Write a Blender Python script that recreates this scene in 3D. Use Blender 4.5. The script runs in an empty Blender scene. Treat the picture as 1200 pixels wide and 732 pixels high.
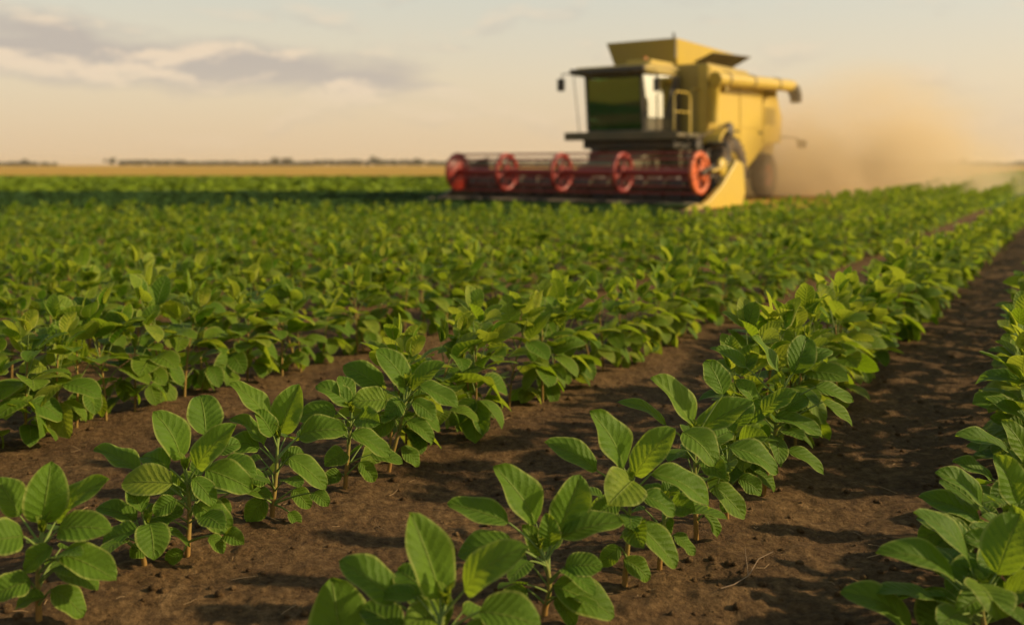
import bpy, math, random
import numpy as np
from mathutils import Vector, Matrix

# ------------------------------------------------------------------ camera, sky, sun, exposure
S = bpy.context.scene
COL = S.collection
R = math.radians
CAM_H = 0.95
FPX = 1166.7                     # focal length in photo pixels (35 mm on 36 mm, 1200 px wide)
HORIZ = 193.0
cd = bpy.data.cameras.new('camera')
cam = bpy.data.objects.new('camera', cd)
COL.objects.link(cam)
cam.location = (0, 0, CAM_H)
cam.rotation_euler = (R(90), 0, 0)
cd.lens = 35.0
cd.sensor_width = 36.0
cd.shift_y = -0.1442
cd.clip_start = 0.05
cd.clip_end = 12000
cd.dof.use_dof = True
cd.dof.focus_distance = 2.62
cd.dof.aperture_fstop = 2.1
S.camera = cam

SUN_EL, SUN_AZ = 25.0, 92.0      # azimuth clockwise from +Y (view direction)
W = bpy.data.worlds.new('World')
S.world = W
W.use_nodes = True
nt = W.node_tree
nt.nodes.clear()

def N(nt, typ, **kw):
    n = nt.nodes.new(typ)
    for k, v in kw.items():
        if k == 'ins':
            for kk, vv in v.items():
                if isinstance(vv, bpy.types.NodeSocket):
                    nt.links.new(vv, n.inputs[kk])
                else:
                    n.inputs[kk].default_value = vv
        else:
            setattr(n, k, v)
    return n

def M(nt, op, a, b=0.0, c=None, clamp=False):
    n = nt.nodes.new('ShaderNodeMath')
    n.operation = op
    n.use_clamp = clamp
    for i, v in enumerate((a, b, c)):
        if v is None:
            continue
        if isinstance(v, bpy.types.NodeSocket):
            nt.links.new(v, n.inputs[i])
        else:
            n.inputs[i].default_value = v
    return n.outputs[0]

def MIX(nt, fac, a, b, blend='MIX'):
    n = nt.nodes.new('ShaderNodeMix')
    n.data_type = 'RGBA'
    n.blend_type = blend
    for i, v in ((0, fac), (6, a), (7, b)):
        if isinstance(v, bpy.types.NodeSocket):
            nt.links.new(v, n.inputs[i])
        elif i == 0:
            n.inputs[0].default_value = v
        else:
            n.inputs[i].default_value = (v[0], v[1], v[2], 1)
    return n.outputs[2]

def RAMP(nt, fac, stops):
    n = nt.nodes.new('ShaderNodeValToRGB')
    e = n.color_ramp.elements
    while len(e) < len(stops):
        e.new(0.5)
    for i, (p, c) in enumerate(stops):
        e[i].position = p
        if not isinstance(c, tuple):
            c = (c, c, c)
        e[i].color = (c[0], c[1], c[2], 1)
    nt.links.new(fac, n.inputs[0])
    return n.outputs[0]

sky = N(nt, 'ShaderNodeTexSky', sky_type='NISHITA', sun_disc=False, sun_elevation=R(SUN_EL),
        sun_rotation=R(SUN_AZ), altitude=0.0, air_density=1.0, dust_density=4.0, ozone_density=0.6)
tc = N(nt, 'ShaderNodeTexCoord')
sp = N(nt, 'ShaderNodeSeparateXYZ', ins={0: tc.outputs['Generated']})
dx, dy, dz = sp.outputs
az = M(nt, 'ARCTAN2', dx, dy)
el = M(nt, 'ARCSINE', dz)
# thin warm evening veil low in the air
veil = RAMP(nt, M(nt, 'MULTIPLY', el, 2.2, clamp=True),
            [(0.0, (8.1, 5.9, 3.6)), (0.18, (7.6, 6.2, 4.2)), (0.42, (6.1, 6.1, 5.0)), (0.8, (3.0, 3.6, 3.8)), (1.0, (1.6, 2.2, 2.6))])
skyc = MIX(nt, 0.72, sky.outputs[0], veil)
# long soft cloud banks
cv = N(nt, 'ShaderNodeCombineXYZ', ins={0: M(nt, 'MULTIPLY', az, 8.0), 1: M(nt, 'MULTIPLY', el, 24.0), 2: 3.7})
n1 = N(nt, 'ShaderNodeTexNoise', ins={'Vector': cv.outputs[0], 'Scale': 1.3, 'Detail': 7.0, 'Roughness': 0.52, 'Distortion': 0.2})
cv2 = N(nt, 'ShaderNodeCombineXYZ', ins={0: M(nt, 'MULTIPLY', az, 8.0), 1: M(nt, 'ADD', M(nt, 'MULTIPLY', el, 24.0), 0.32), 2: 3.7})
n2 = N(nt, 'ShaderNodeTexNoise', ins={'Vector': cv2.outputs[0], 'Scale': 1.3, 'Detail': 7.0, 'Roughness': 0.52, 'Distortion': 0.2})
# main bank: centre line falls from upper left to the right
ctr = M(nt, 'MULTIPLY_ADD', az, -0.075, 0.074)
dist = M(nt, 'ABSOLUTE', M(nt, 'SUBTRACT', el, ctr))
halfw = M(nt, 'MULTIPLY_ADD', az, -0.055, 0.020)
halfw = M(nt, 'MAXIMUM', halfw, 0.012)
band = M(nt, 'SUBTRACT', 1.0, M(nt, 'DIVIDE', dist, halfw), clamp=True)
side = RAMP(nt, M(nt, 'ADD', az, 0.5), [(0.0, 1.0), (0.36, 1.0), (0.50, 0.0)])
band = M(nt, 'MULTIPLY', band, side)
c1 = M(nt, 'ADD', M(nt, 'MULTIPLY', band, 0.62), n1.outputs[0])
cov = RAMP(nt, c1, [(0.54, 0.0), (0.92, 0.9)])
edge = RAMP(nt, M(nt, 'SUBTRACT', n1.outputs[0], n2.outputs[0]), [(0.0, 0.0), (0.12, 1.0)])
hi = RAMP(nt, M(nt, 'ADD', el, 0.0), [(0.0, 0.0), (0.03, 0.5), (0.1, 1.0)])
cov = M(nt, 'MULTIPLY', cov, hi)
ccol = MIX(nt, edge, (4.1, 3.6, 3.15), (6.6, 5.3, 3.9))
skyc = MIX(nt, cov, skyc, ccol)
bg = N(nt, 'ShaderNodeBackground', ins={'Color': skyc, 'Strength': 0.118})
wo = N(nt, 'ShaderNodeOutputWorld', ins={0: bg.outputs[0]})

sd = bpy.data.lights.new('sun', 'SUN')
sd.energy = 5.0
sd.angle = R(1.5)
sd.color = (1.0, 0.75, 0.45)
sun = bpy.data.objects.new('sun', sd)
COL.objects.link(sun)
sv = Vector((math.sin(R(SUN_AZ)) * math.cos(R(SUN_EL)), math.cos(R(SUN_AZ)) * math.cos(R(SUN_EL)), math.sin(R(SUN_EL))))
sun.rotation_euler = sv.to_track_quat('Z', 'Y').to_euler()
sun.location = (0, 0, 30)

S.view_settings.view_transform = 'Standard'
S.view_settings.look = 'None'
S.view_settings.exposure = 0.12
S.view_settings.gamma = 1.0
S.cycles.max_bounces = 6
S.cycles.transparent_max_bounces = 8
S.cycles.volume_bounces = 2
S.cycles.volume_step_rate = 2.0
S.cycles.volume_max_steps = 64

# ------------------------------------------------------------------ helpers
rng = np.random.default_rng(7)

def tag(o, label=None, cat=None, group=None, kind=None):
    if label: o['label'] = label
    if cat: o['category'] = cat
    if group: o['group'] = group
    if kind: o['kind'] = kind
    return o

def empty(name, loc=(0, 0, 0), rz=0.0):
    o = bpy.data.objects.new(name, None)
    o.empty_display_size = 0.2
    o.location = loc
    o.rotation_euler = (0, 0, rz)
    COL.objects.link(o)
    return o

class MB:
    """collects shapes, then links them as ONE mesh object"""
    def __init__(s):
        s.v, s.f, s.uv, s.t, s.n, s.sm = [], [], [], [], 0, []
    def add(s, v, f, uv=None, tint=0.5, smooth=False):
        v = np.asarray(v, float).reshape(-1, 3)
        s.v.append(v)
        for q in f:
            s.f.append(tuple(int(i) + s.n for i in q)); s.sm.append(smooth)
        s.uv.append(np.zeros((len(v), 2)) if uv is None else np.asarray(uv, float))
        s.t.append(np.full(len(v), tint) if np.isscalar(tint) else np.asarray(tint, float))
        s.n += len(v)
    def box(s, a, b):
        x0, y0, z0 = a; x1, y1, z1 = b
        s.add([(x0,y0,z0),(x1,y0,z0),(x1,y1,z0),(x0,y1,z0),(x0,y0,z1),(x1,y0,z1),(x1,y1,z1),(x0,y1,z1)],
              [(0,3,2,1),(4,5,6,7),(0,1,5,4),(1,2,6,5),(2,3,7,6),(3,0,4,7)])
    def hexa(s, p):
        s.add(p, [(0,3,2,1),(4,5,6,7),(0,1,5,4),(1,2,6,5),(2,3,7,6),(3,0,4,7)])
    def prism(s, poly, axis, a, b):
        """poly in the two other axes, extruded along axis from a to b"""
        n = len(poly)
        def P(q, h):
            if axis == 0: return (h, q[0], q[1])
            if axis == 1: return (q[0], h, q[1])
            return (q[0], q[1], h)
        v = [P(q, a) for q in poly] + [P(q, b) for q in poly]
        f = [tuple(range(n))[::-1], tuple(range(n, 2*n))] + [(i, (i+1) % n, n + (i+1) % n, n + i) for i in range(n)]
        s.add(v, f)
    def tube(s, pts, r, seg=10, cap=True, tint=0.5, uvv=None):
        pts = [Vector(p) for p in pts]
        rs = r if hasattr(r, '__len__') else [r] * len(pts)
        rings = []
        up = Vector((0.13, 0.21, 1)).normalized()
        for i, p in enumerate(pts):
            d = (pts[min(i+1, len(pts)-1)] - pts[max(i-1, 0)]).normalized()
            a = d.cross(up)
            if a.length < 1e-3: a = d.cross(Vector((1, 0, 0)))
            a.normalize(); b = d.cross(a)
            for k in range(seg):
                t = 2*math.pi*k/seg
                rings.append(p + rs[i]*(math.cos(t)*a + math.sin(t)*b))
        f = []
        for i in range(len(pts)-1):
            for k in range(seg):
                f.append((i*seg+k, i*seg+(k+1) % seg, (i+1)*seg+(k+1) % seg, (i+1)*seg+k))
        s.add(rings, f, tint=tint, smooth=True)
        if cap:
            s.add(rings[:seg], [tuple(range(seg))], tint=tint)
            s.add(rings[-seg:], [tuple(range(seg))[::-1]], tint=tint)
    def lathe(s, prof, c, axis=0, seg=32):
        """prof: (h along axis, radius)"""
        v = []
        for h, r in prof:
            for k in range(seg):
                t = 2*math.pi*k/seg
                q = [0, 0, 0]
                q[axis] = h; q[(axis+1) % 3] = r*math.cos(t); q[(axis+2) % 3] = r*math.sin(t)
                v.append((c[0]+q[0], c[1]+q[1], c[2]+q[2]))
        f = []
        for i in range(len(prof)-1):
            for k in range(seg):
                f.append((i*seg+k, i*seg+(k+1) % seg, (i+1)*seg+(k+1) % seg, (i+1)*seg+k))
        s.add(v, f, smooth=True)
    def arrays(s):
        return np.concatenate(s.v), s.f, np.concatenate(s.uv), np.concatenate(s.t), s.sm
    def mesh(s, name):
        v, f, uv, t, sm = s.arrays()
        return make_mesh(name, v, f, uv, t, sm)
    def build(s, name, mat, parent=None, bevel=0.0, off=(0, 0, 0)):
        v, f, uv, t, sm = s.arrays()
        v = v + np.array(off)
        me = make_mesh(name, v, f, uv, t, sm)
        me.materials.append(mat)
        o = bpy.data.objects.new(name, me)
        COL.objects.link(o)
        if parent: o.parent = parent
        if bevel:
            m = o.modifiers.new('bevel', 'BEVEL'); m.width = bevel; m.segments = 2
            m.limit_method = 'ANGLE'; m.angle_limit = R(40)
        return o

def make_mesh(name, v, f, uv=None, t=None, sm=True):
    me = bpy.data.meshes.new(name)
    nl = sum(len(q) for q in f)
    me.vertices.add(len(v)); me.vertices.foreach_set('co', np.asarray(v, np.float32).ravel())
    li = np.fromiter((i for q in f for i in q), np.int32, nl)
    ls = np.cumsum([0] + [len(q) for q in f[:-1]]).astype(np.int32)
    me.loops.add(nl); me.loops.foreach_set('vertex_index', li)
    me.polygons.add(len(f)); me.polygons.foreach_set('loop_start', ls)
    me.polygons.foreach_set('use_smooth', np.full(len(f), sm) if isinstance(sm, bool) else np.asarray(sm))
    if uv is not None:
        ul = me.uv_layers.new(name='UVMap')
        ul.data.foreach_set('uv', np.asarray(uv, np.float32)[li].ravel())
    if t is not None:
        a = me.attributes.new('tint', 'FLOAT', 'POINT')
        a.data.foreach_set('value', np.asarray(t, np.float32))
    me.update(calc_edges=True)
    me.validate()
    return me

_perm = rng.random((256, 256))
def vnoise(x, y):
    xi = np.floor(x).astype(int); yi = np.floor(y).astype(int)
    fx = x - xi; fy = y - yi
    fx = fx*fx*(3-2*fx); fy = fy*fy*(3-2*fy)
    g = lambda a, b: _perm[a & 255, b & 255]
    return (g(xi, yi)*(1-fx)+g(xi+1, yi)*fx)*(1-fy) + (g(xi, yi+1)*(1-fx)+g(xi+1, yi+1)*fx)*fy
def fbm(x, y, o=4, gain=0.5):
    s = 0; a = 1; n = 0
    for i in range(o):
        s = s + a*(vnoise(x*2**i + 17.3*i, y*2**i + 5.1*i)-0.5); n += a; a *= gain
    return s/n

# ------------------------------------------------------------------ materials
def new_mat(name):
    m = bpy.data.materials.new(name); m.use_nodes = True
    t = m.node_tree; t.nodes.clear()
    out = N(t, 'ShaderNodeOutputMaterial')
    return m, t, out

def paint(name, col, rough=0.45, dirt=(0.33, 0.22, 0.10), amount=0.35, scale=1.6, metal=0.0, spec=0.5):
    m, t, out = new_mat(name)
    c = N(t, 'ShaderNodeTexCoord')
    n = N(t, 'ShaderNodeTexNoise', ins={'Vector': c.outputs['Object'], 'Scale': scale, 'Detail': 8.0, 'Roughness': 0.65})
    k = RAMP(t, n.outputs[0], [(0.38, 0.0), (0.75, 1.0)])
    n2 = N(t, 'ShaderNodeTexNoise', ins={'Vector': c.outputs['Object'], 'Scale': scale*14, 'Detail': 4.0})
    g = N(t, 'ShaderNodeNewGeometry')
    z = N(t, 'ShaderNodeSeparateXYZ', ins={0: g.outputs['Normal']})
    topd = M(t, 'MULTIPLY', M(t, 'MAXIMUM', z.outputs[2], 0.0), 0.35)   # dust settled on upward faces
    fac = M(t, 'ADD', M(t, 'MULTIPLY', k, amount), M(t, 'MULTIPLY', topd, amount), clamp=True)
    cc = MIX(t, fac, col, dirt)
    cc = MIX(t, M(t, 'MULTIPLY', n2.outputs[0], 0.25), cc, tuple(0.6*q for q in col))
    r = M(t, 'MULTIPLY_ADD', fac, 0.4, rough, clamp=True)
    b = N(t, 'ShaderNodeBsdfPrincipled', ins={'Base Color': cc, 'Roughness': r, 'Metallic': metal, 'Specular IOR Level': spec})
    t.links.new(b.outputs[0], out.inputs[0])
    return m

MAT = {}
MAT['yellow'] = paint('yellow_paint', (0.57, 0.415, 0.05), 0.4, amount=0.22)
MAT['yellow_shaded'] = paint('shaded_yellow_paint', (0.40, 0.31, 0.06), 0.55, amount=0.4)  # darker copy of the yellow: shade of the unlit front painted in
MAT['red'] = paint('red_paint', (0.27, 0.017, 0.008), 0.4, amount=0.06)
MAT['orange'] = paint('orange_paint', (0.62, 0.12, 0.022), 0.45, amount=0.15)
MAT['steel'] = paint('dusty_steel', (0.20, 0.18, 0.15), 0.5, amount=0.4, metal=0.4)
MAT['dark'] = paint('dark_frame', (0.045, 0.042, 0.03), 0.55, amount=0.3)
MAT['rubber'] = paint('rubber', (0.03, 0.028, 0.026), 0.8, amount=0.5)
MAT['seat'] = paint('seat_fabric', (0.05, 0.05, 0.055), 0.8, amount=0.1)
MAT['lamp'] = paint('lamp_lens', (0.7, 0.68, 0.6), 0.15, amount=0.1)
MAT['amber'] = paint('amber_lens', (0.75, 0.25, 0.03), 0.2, amount=0.1)
MAT['redlens'] = paint('red_lens', (0.4, 0.02, 0.015), 0.2, amount=0.1)

def glass_mat(name, tintc, refl, gc=(0.9, 0.95, 0.9)):
    m, t, out = new_mat(name)
    tr = N(t, 'ShaderNodeBsdfTransparent', ins={0: (*tintc, 1)})
    gl = N(t, 'ShaderNodeBsdfGlossy', ins={'Color': (*gc, 1), 'Roughness': 0.03})
    fr = N(t, 'ShaderNodeFresnel', ins={'IOR': 1.5})
    f = M(t, 'ADD', fr.outputs[0], refl, clamp=True)
    mx = N(t, 'ShaderNodeMixShader', ins={0: f, 1: tr.outputs[0], 2: gl.outputs[0]})
    t.links.new(mx.outputs[0], out.inputs[0])
    return m
MAT['glass'] = glass_mat('tinted_glass', (0.30, 0.55, 0.34), 0.16, (0.50, 0.72, 0.52))
MAT['glass_side'] = glass_mat('side_glass', (0.45, 0.6, 0.45), 0.6)
MAT['olive_shaded'] = paint('shaded_olive_paint', (0.085, 0.075, 0.03), 0.55, amount=0.35)  # still darker yellow: painted shade for chassis, feeder house, flap underside, left divider

def leaf_mat():
    m, t, out = new_mat('soybean_leaf')
    uv = N(t, 'ShaderNodeUVMap', uv_map='UVMap')
    s = N(t, 'ShaderNodeSeparateXYZ', ins={0: uv.outputs[0]})
    au = M(t, 'ABSOLUTE', M(t, 'MULTIPLY_ADD', s.outputs[0], 2.0, -1.0))
    v = s.outputs[1]
    at = N(t, 'ShaderNodeAttribute', attribute_name='tint')
    tint = at.outputs['Fac']
    oc = N(t, 'ShaderNodeTexCoord')
    nz = N(t, 'ShaderNodeTexNoise', ins={'Vector': oc.outputs['Object'], 'Scale': 34.0, 'Detail': 5.0, 'Roughness': 0.6})
    fine = N(t, 'ShaderNodeTexNoise', ins={'Vector': oc.outputs['Object'], 'Scale': 260.0, 'Detail': 3.0})
    # side veins leave the midrib at an angle and bend to the tip
    ph = M(t, 'MULTIPLY', M(t, 'SUBTRACT', v, M(t, 'MULTIPLY', M(t, 'POWER', au, 0.85), 0.26)), 7.5)
    ph = M(t, 'ADD', ph, M(t, 'MULTIPLY', nz.outputs[0], 0.8))
    fr = M(t, 'ABSOLUTE', M(t, 'SUBTRACT', M(t, 'FRACT', ph), 0.5))       # 0.5 at vein
    vein = RAMP(t, fr, [(0.435, 0.0), (0.50, 1.0)])
    vein = M(t, 'MULTIPLY', vein, M(t, 'SUBTRACT', 1.0, M(t, 'MULTIPLY', au, 0.75)))
    mid = RAMP(t, au, [(0.0, 1.0), (0.055, 0.0)])
    rim = RAMP(t, au, [(0.85, 0.0), (0.93, 1.0)])
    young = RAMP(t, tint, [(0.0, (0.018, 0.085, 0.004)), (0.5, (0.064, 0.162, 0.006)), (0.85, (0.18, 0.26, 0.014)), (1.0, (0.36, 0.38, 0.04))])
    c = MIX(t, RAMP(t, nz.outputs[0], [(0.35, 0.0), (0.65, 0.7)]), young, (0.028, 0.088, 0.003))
    c = MIX(t, M(t, 'MULTIPLY', vein, 0.62), c, (0.19, 0.32, 0.06))
    c = MIX(t, M(t, 'MULTIPLY', mid, 0.9), c, (0.30, 0.36, 0.08))
    c = MIX(t, M(t, 'MULTIPLY', rim, 0.85), c, (0.40, 0.41, 0.11))
    g = N(t, 'ShaderNodeNewGeometry')
    under = MIX(t, 0.5, c, (0.14, 0.22, 0.03))                             # paler felted underside
    c = MIX(t, g.outputs['Backfacing'], c, under)
    # quilted blade between the veins
    h = M(t, 'ADD', M(t, 'MULTIPLY', M(t, 'POWER', M(t, 'SUBTRACT', 0.5, fr), 0.6), 0.55), M(t, 'MULTIPLY', mid, -0.6))
    h = M(t, 'ADD', h, M(t, 'MULTIPLY', fine.outputs[0], 0.35))
    h = M(t, 'ADD', h, M(t, 'MULTIPLY', nz.outputs[0], 0.6))
    bp = N(t, 'ShaderNodeBump', ins={'Strength': 0.9, 'Distance': 0.0045, 'Height': h})
    b = N(t, 'ShaderNodeBsdfPrincipled', ins={'Base Color': c, 'Roughness': 0.5, 'Specular IOR Level': 0.10, 'Normal': bp.outputs[0]})
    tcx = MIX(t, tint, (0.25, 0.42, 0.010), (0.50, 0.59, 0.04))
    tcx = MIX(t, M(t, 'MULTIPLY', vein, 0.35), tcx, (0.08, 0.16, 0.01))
    tr = N(t, 'ShaderNodeBsdfTranslucent', ins={'Color': tcx, 'Normal': bp.outputs[0]})
    mx = N(t, 'ShaderNodeMixShader', ins={0: 0.40, 1: b.outputs[0], 2: tr.outputs[0]})
    t.links.new(mx.outputs[0], out.inputs[0])
    return m
MAT['leaf'] = leaf_mat()

def stem_mat():
    m, t, out = new_mat('soybean_stem')
    at = N(t, 'ShaderNodeAttribute', attribute_name='tint')
    oc = N(t, 'ShaderNodeTexCoord')
    nz = N(t, 'ShaderNodeTexNoise', ins={'Vector': oc.outputs['Object'], 'Scale': 90.0, 'Detail': 3.0})
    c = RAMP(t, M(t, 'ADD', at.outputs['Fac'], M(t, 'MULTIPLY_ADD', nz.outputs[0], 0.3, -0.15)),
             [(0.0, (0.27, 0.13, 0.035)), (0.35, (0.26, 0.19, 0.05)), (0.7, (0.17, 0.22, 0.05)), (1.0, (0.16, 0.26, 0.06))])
    bp = N(t, 'ShaderNodeBump', ins={'Strength': 0.4, 'Distance': 0.002, 'Height': nz.outputs[0]})
    b = N(t, 'ShaderNodeBsdfPrincipled', ins={'Base Color': c, 'Roughness': 0.6, 'Specular IOR Level': 0.15, 'Normal': bp.outputs[0],
          'Subsurface Weight': 0.0})
    t.links.new(b.outputs[0], out.inputs[0])
    return m
MAT['stem'] = stem_mat()

def soil_mat():
    m, t, out = new_mat('soil')
    g = N(t, 'ShaderNodeNewGeometry')
    P = g.outputs['Position']
    a = N(t, 'ShaderNodeTexNoise', ins={'Vector': P, 'Scale': 2.2, 'Detail': 6.0, 'Roughness': 0.6})
    b_ = N(t, 'ShaderNodeTexNoise', ins={'Vector': P, 'Scale': 38.0, 'Detail': 8.0, 'Roughness': 0.72})
    c_ = N(t, 'ShaderNodeTexNoise', ins={'Vector': P, 'Scale': 170.0, 'Detail': 6.0, 'Roughness': 0.7})
    vo = N(t, 'ShaderNodeTexVoronoi', ins={'Vector': P, 'Scale': 60.0, 'Randomness': 1.0})
    c = RAMP(t, b_.outputs[0], [(0.3, (0.055, 0.032, 0.011)), (0.5, (0.185, 0.108, 0.040)), (0.72, (0.38, 0.24, 0.10))])
    c = MIX(t, RAMP(t, a.outputs[0], [(0.4, 0.0), (0.65, 0.55)]), c, (0.068, 0.036, 0.017))
    c = MIX(t, RAMP(t, c_.outputs[0], [(0.62, 0.0), (0.72, 0.65)]), c, (0.30, 0.17, 0.085))
    h = M(t, 'ADD', M(t, 'MULTIPLY', b_.outputs[0], 1.0), M(t, 'MULTIPLY', c_.outputs[0], 0.7))
    h = M(t, 'SUBTRACT', h, M(t, 'MULTIPLY', vo.outputs[0], 0.35))
    bp = N(t, 'ShaderNodeBump', ins={'Strength': 1.0, 'Distance': 0.030, 'Height': h})
    b = N(t, 'ShaderNodeBsdfPrincipled', ins={'Base Color': c, 'Roughness': 0.92, 'Specular IOR Level': 0.2, 'Normal': bp.outputs[0]})
    t.links.new(b.outputs[0], out.inputs[0])
    return m
MAT['soil'] = soil_mat()

def field_mat(name, c0, c1, scale=0.5, stretch=(1, 1, 1), bump=0.06, rough=0.9):
    m, t, out = new_mat(name)
    g = N(t, 'ShaderNodeNewGeometry')
    mp = N(t, 'ShaderNodeMapping', ins={'Vector': g.outputs['Position'], 'Scale': stretch})
    a = N(t, 'ShaderNodeTexNoise', ins={'Vector': mp.outputs[0], 'Scale': scale, 'Detail': 8.0, 'Roughness': 0.65})
    f = N(t, 'ShaderNodeTexNoise', ins={'Vector': g.outputs['Position'], 'Scale': 6.0, 'Detail': 6.0, 'Roughness': 0.7})
    c = MIX(t, RAMP(t, a.outputs[0], [(0.35, 0.0), (0.65, 1.0)]), c0, c1)
    c = MIX(t, M(t, 'MULTIPLY', f.outputs[0], 0.5), c, tuple(0.55*q for q in c0))
    bp = N(t, 'ShaderNodeBump', ins={'Strength': 0.8, 'Distance': bump, 'Height': f.outputs[0]})
    b = N(t, 'ShaderNodeBsdfPrincipled', ins={'Base Color': c, 'Roughness': rough, 'Specular IOR Level': 0.15, 'Normal': bp.outputs[0]})
    t.links.new(b.outputs[0], out.inputs[0])
    return m
MAT['stubble'] = field_mat('stubble', (0.56, 0.33, 0.05), (0.48, 0.30, 0.05), 0.08, (1, 0.25, 1))
MAT['green'] = field_mat('green_crop', (0.22, 0.30, 0.012), (0.17, 0.25, 0.010), 0.12, (1, 0.3, 1))
MAT['darkgreen'] = field_mat('dark_crop', (0.042, 0.090, 0.014), (0.030, 0.070, 0.011), 0.4)
MAT['cropfar'] = field_mat('far_rows', (0.085, 0.16, 0.02), (0.06, 0.12, 0.018), 0.6)
MAT['bark'] = field_mat('bark', (0.12, 0.08, 0.05), (0.09, 0.06, 0.04), 2.0)
MAT['crown'] = field_mat('tree_crown', (0.05, 0.075, 0.03), (0.035, 0.055, 0.025), 0.6)

# ------------------------------------------------------------------ photo measurements to the ground
def ground(px, py):
    Y = FPX*CAM_H/(py-HORIZ)
    return (px-600)/FPX*Y, Y
def at_depth(px, py, Y):
    return np.array(((px-600)/FPX*Y, Y, CAM_H-(py-HORIZ)/FPX*Y))
TAN = (1270-600)/FPX             # rows run towards this bearing
ROWK = {'D': -0.17, 'C': -1.05, 'B': -2.3, 'A': -3.75}
def soil_z(x, y):
    s = (x - y*TAN)/CAM_H
    ks = np.array([2.2, 1.0, -0.17, -1.05, -2.3, -3.75] + [-3.75-1.2*i for i in range(1, 20)])
    d = np.min(np.abs(np.subtract.outer(s, ks)), axis=-1)
    ridge = 0.022*np.exp(-(d/0.28)**2)
    z = ridge + 0.035*fbm(x*2.3+50, y*2.3+50, 3) + 0.017*fbm(x*11+9, y*11+4, 3)
    near = np.clip((9-y)/5, 0, 1)
    cl = fbm(x*34+3, y*34+8, 4, 0.6)
    z = z + near*(0.016*cl + 0.020*np.clip(fbm(x*20+31, y*20+77, 2)-0.12, 0, 1))
    return z
# ------------------------------------------------------------------ the setting
def fan_ground():
    ny, nx = 560, 760
    Y = 0.75*(21.0/0.75)**np.linspace(0, 1, ny)
    q = np.linspace(-1.05, 1.15, nx)
    YY, QQ = np.meshgrid(Y, q, indexing='ij')
    XX = YY*QQ
    ZZ = soil_z(XX, YY)
    v = np.stack([XX, YY, ZZ], -1).reshape(-1, 3)
    i = (np.arange(ny-1)[:, None]*nx + np.arange(nx-1)[None, :]).ravel()
    f = np.stack([i, i+1, i+nx+1, i+nx], 1)
    me = make_mesh('soil', v, [tuple(r) for r in f], sm=True)
    me.materials.append(MAT['soil'])
    o = bpy.data.objects.new('soil', me); COL.objects.link(o)
    tag(o, 'brown crumbly field soil between the soybean rows', kind='structure')
fan_ground()

def sheet(name, poly, z, mat, label):
    me = make_mesh(name, np.array([(x, y, z) for x, y in poly]), [tuple(range(len(poly)))], sm=False)
    me.materials.append(mat)
    o = bpy.data.objects.new(name, me); COL.objects.link(o)
    return tag(o, label, kind='structure')
sheet('ground', [(-3000, -300), (3000, -300), (3000, 3000), (-3000, 3000)], -0.060, MAT['stubble'],
      'golden harvested ground reaching to the horizon')
sheet('soil_base', [(-24, -6), (24, -6), (24, 21.5), (-24, 21.5)], -0.045, MAT['soil'], 'brown soil of the crop field')
def rowx(k, Y): return k*CAM_H + Y*TAN
sheet('far_crop_ground', [(rowx(-5.3, 21), 21), (rowx(9, 21), 21), (rowx(40, 420), 420), (rowx(-5.3, 420), 420)], -0.020,
      MAT['cropfar'], 'far end of the planted rows')
sheet('dark_green_field', [(-260, 14.8), (3.0, 14.8), (6.8, 35), (-260, 35)], -0.040, MAT['darkgreen'],
      'dark green strip behind the soybean rows')
sheet('green_field', [(-700, 35), (6.8, 35), (17, 84), (-700, 84)], -0.036, MAT['green'],
      'bright green field in front of the golden strip')

# low growth on the dark strip and on the green field
def tufts(name, n, x0, x1, y0, y1, hgt, wid, mat, label, seed):
    r = np.random.default_rng(seed)
    V, F = [], []
    ys = y0*(y1/y0)**r.random(n)
    for i in range(n):
        y = ys[i]; xr = min(x1, 2.6+0.23*(y-14.8))
        x = x0*y/y0 + (xr-x0*y/y0)*r.random()
        s = (y/y0)**0.7
        for k in range(4):
            a = r.random()*6.28; h = hgt*(0.6+0.7*r.random()); w = wid*s*(0.6+0.8*r.random())
            c, d = math.cos(a)*w, math.sin(a)*w
            b = len(V)
            lx, ly = r.normal(0, w*1.2), r.normal(0, w*1.2)
            V += [(x-c*.5, y-d*.5, -0.04), (x+c*.5, y+d*.5, -0.04), (x+c+lx, y+d+ly, h*.75), (x+lx*1.3, y+ly*1.3, h), (x-c+lx, y-d+ly, h*.7)]
            F.append((b, b+1, b+2, b+3, b+4))
    me = make_mesh(name, np.array(V), F, sm=False); me.materials.append(mat)
    o = bpy.data.objects.new(name, me); COL.objects.link(o)
    tag(o, label, 'crop', kind='stuff')
tufts('dark_low_crop', 12000, -10.5, 3.0, 15.0, 34, 0.06, 0.10, MAT['darkgreen'], 'dark low crop along the far edge of the soybean rows', 3)
tufts('green_low_crop', 2500, -20, 7.0, 35, 84, 0.06, 0.12, MAT['green'], 'bright green low crop in the field beyond the dark strip', 4)

# trees on the horizon
def crown_mb(r, c, rad, h, n=90, leaf=0.5):
    m = MB()
    lobes = [(r.normal(0, rad*.45), r.normal(0, rad*.45), h*(0.35+0.5*r.random()), rad*(0.35+0.3*r.random())) for _ in range(7)]
    V, F = [], []
    for i in range(n*7):
        lx, ly, lz, lr = lobes[i % 7]
        d = r.normal(0, 1, 3); d /= np.linalg.norm(d)
        p = np.array((lx, ly, lz)) + d*lr*(0.6+0.45*r.random())*np.array((1, 1, .8))
        a = r.normal(0, 1, 3); a /= np.linalg.norm(a); b = np.cross(a, r.normal(0, 1, 3)); b /= np.linalg.norm(b)
        s = leaf*(0.6+0.8*r.random()); k = len(V)
        for q in ((-1, -.6), (1, -.4), (.7, .8), (-.6, .7)):
            V.append(p + s*(q[0]*a+q[1]*b))
        F.append((k, k+1, k+2, k+3))
    m.add(np.array(V)+np.array(c), F)
    return m
TD = 900.0
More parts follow.
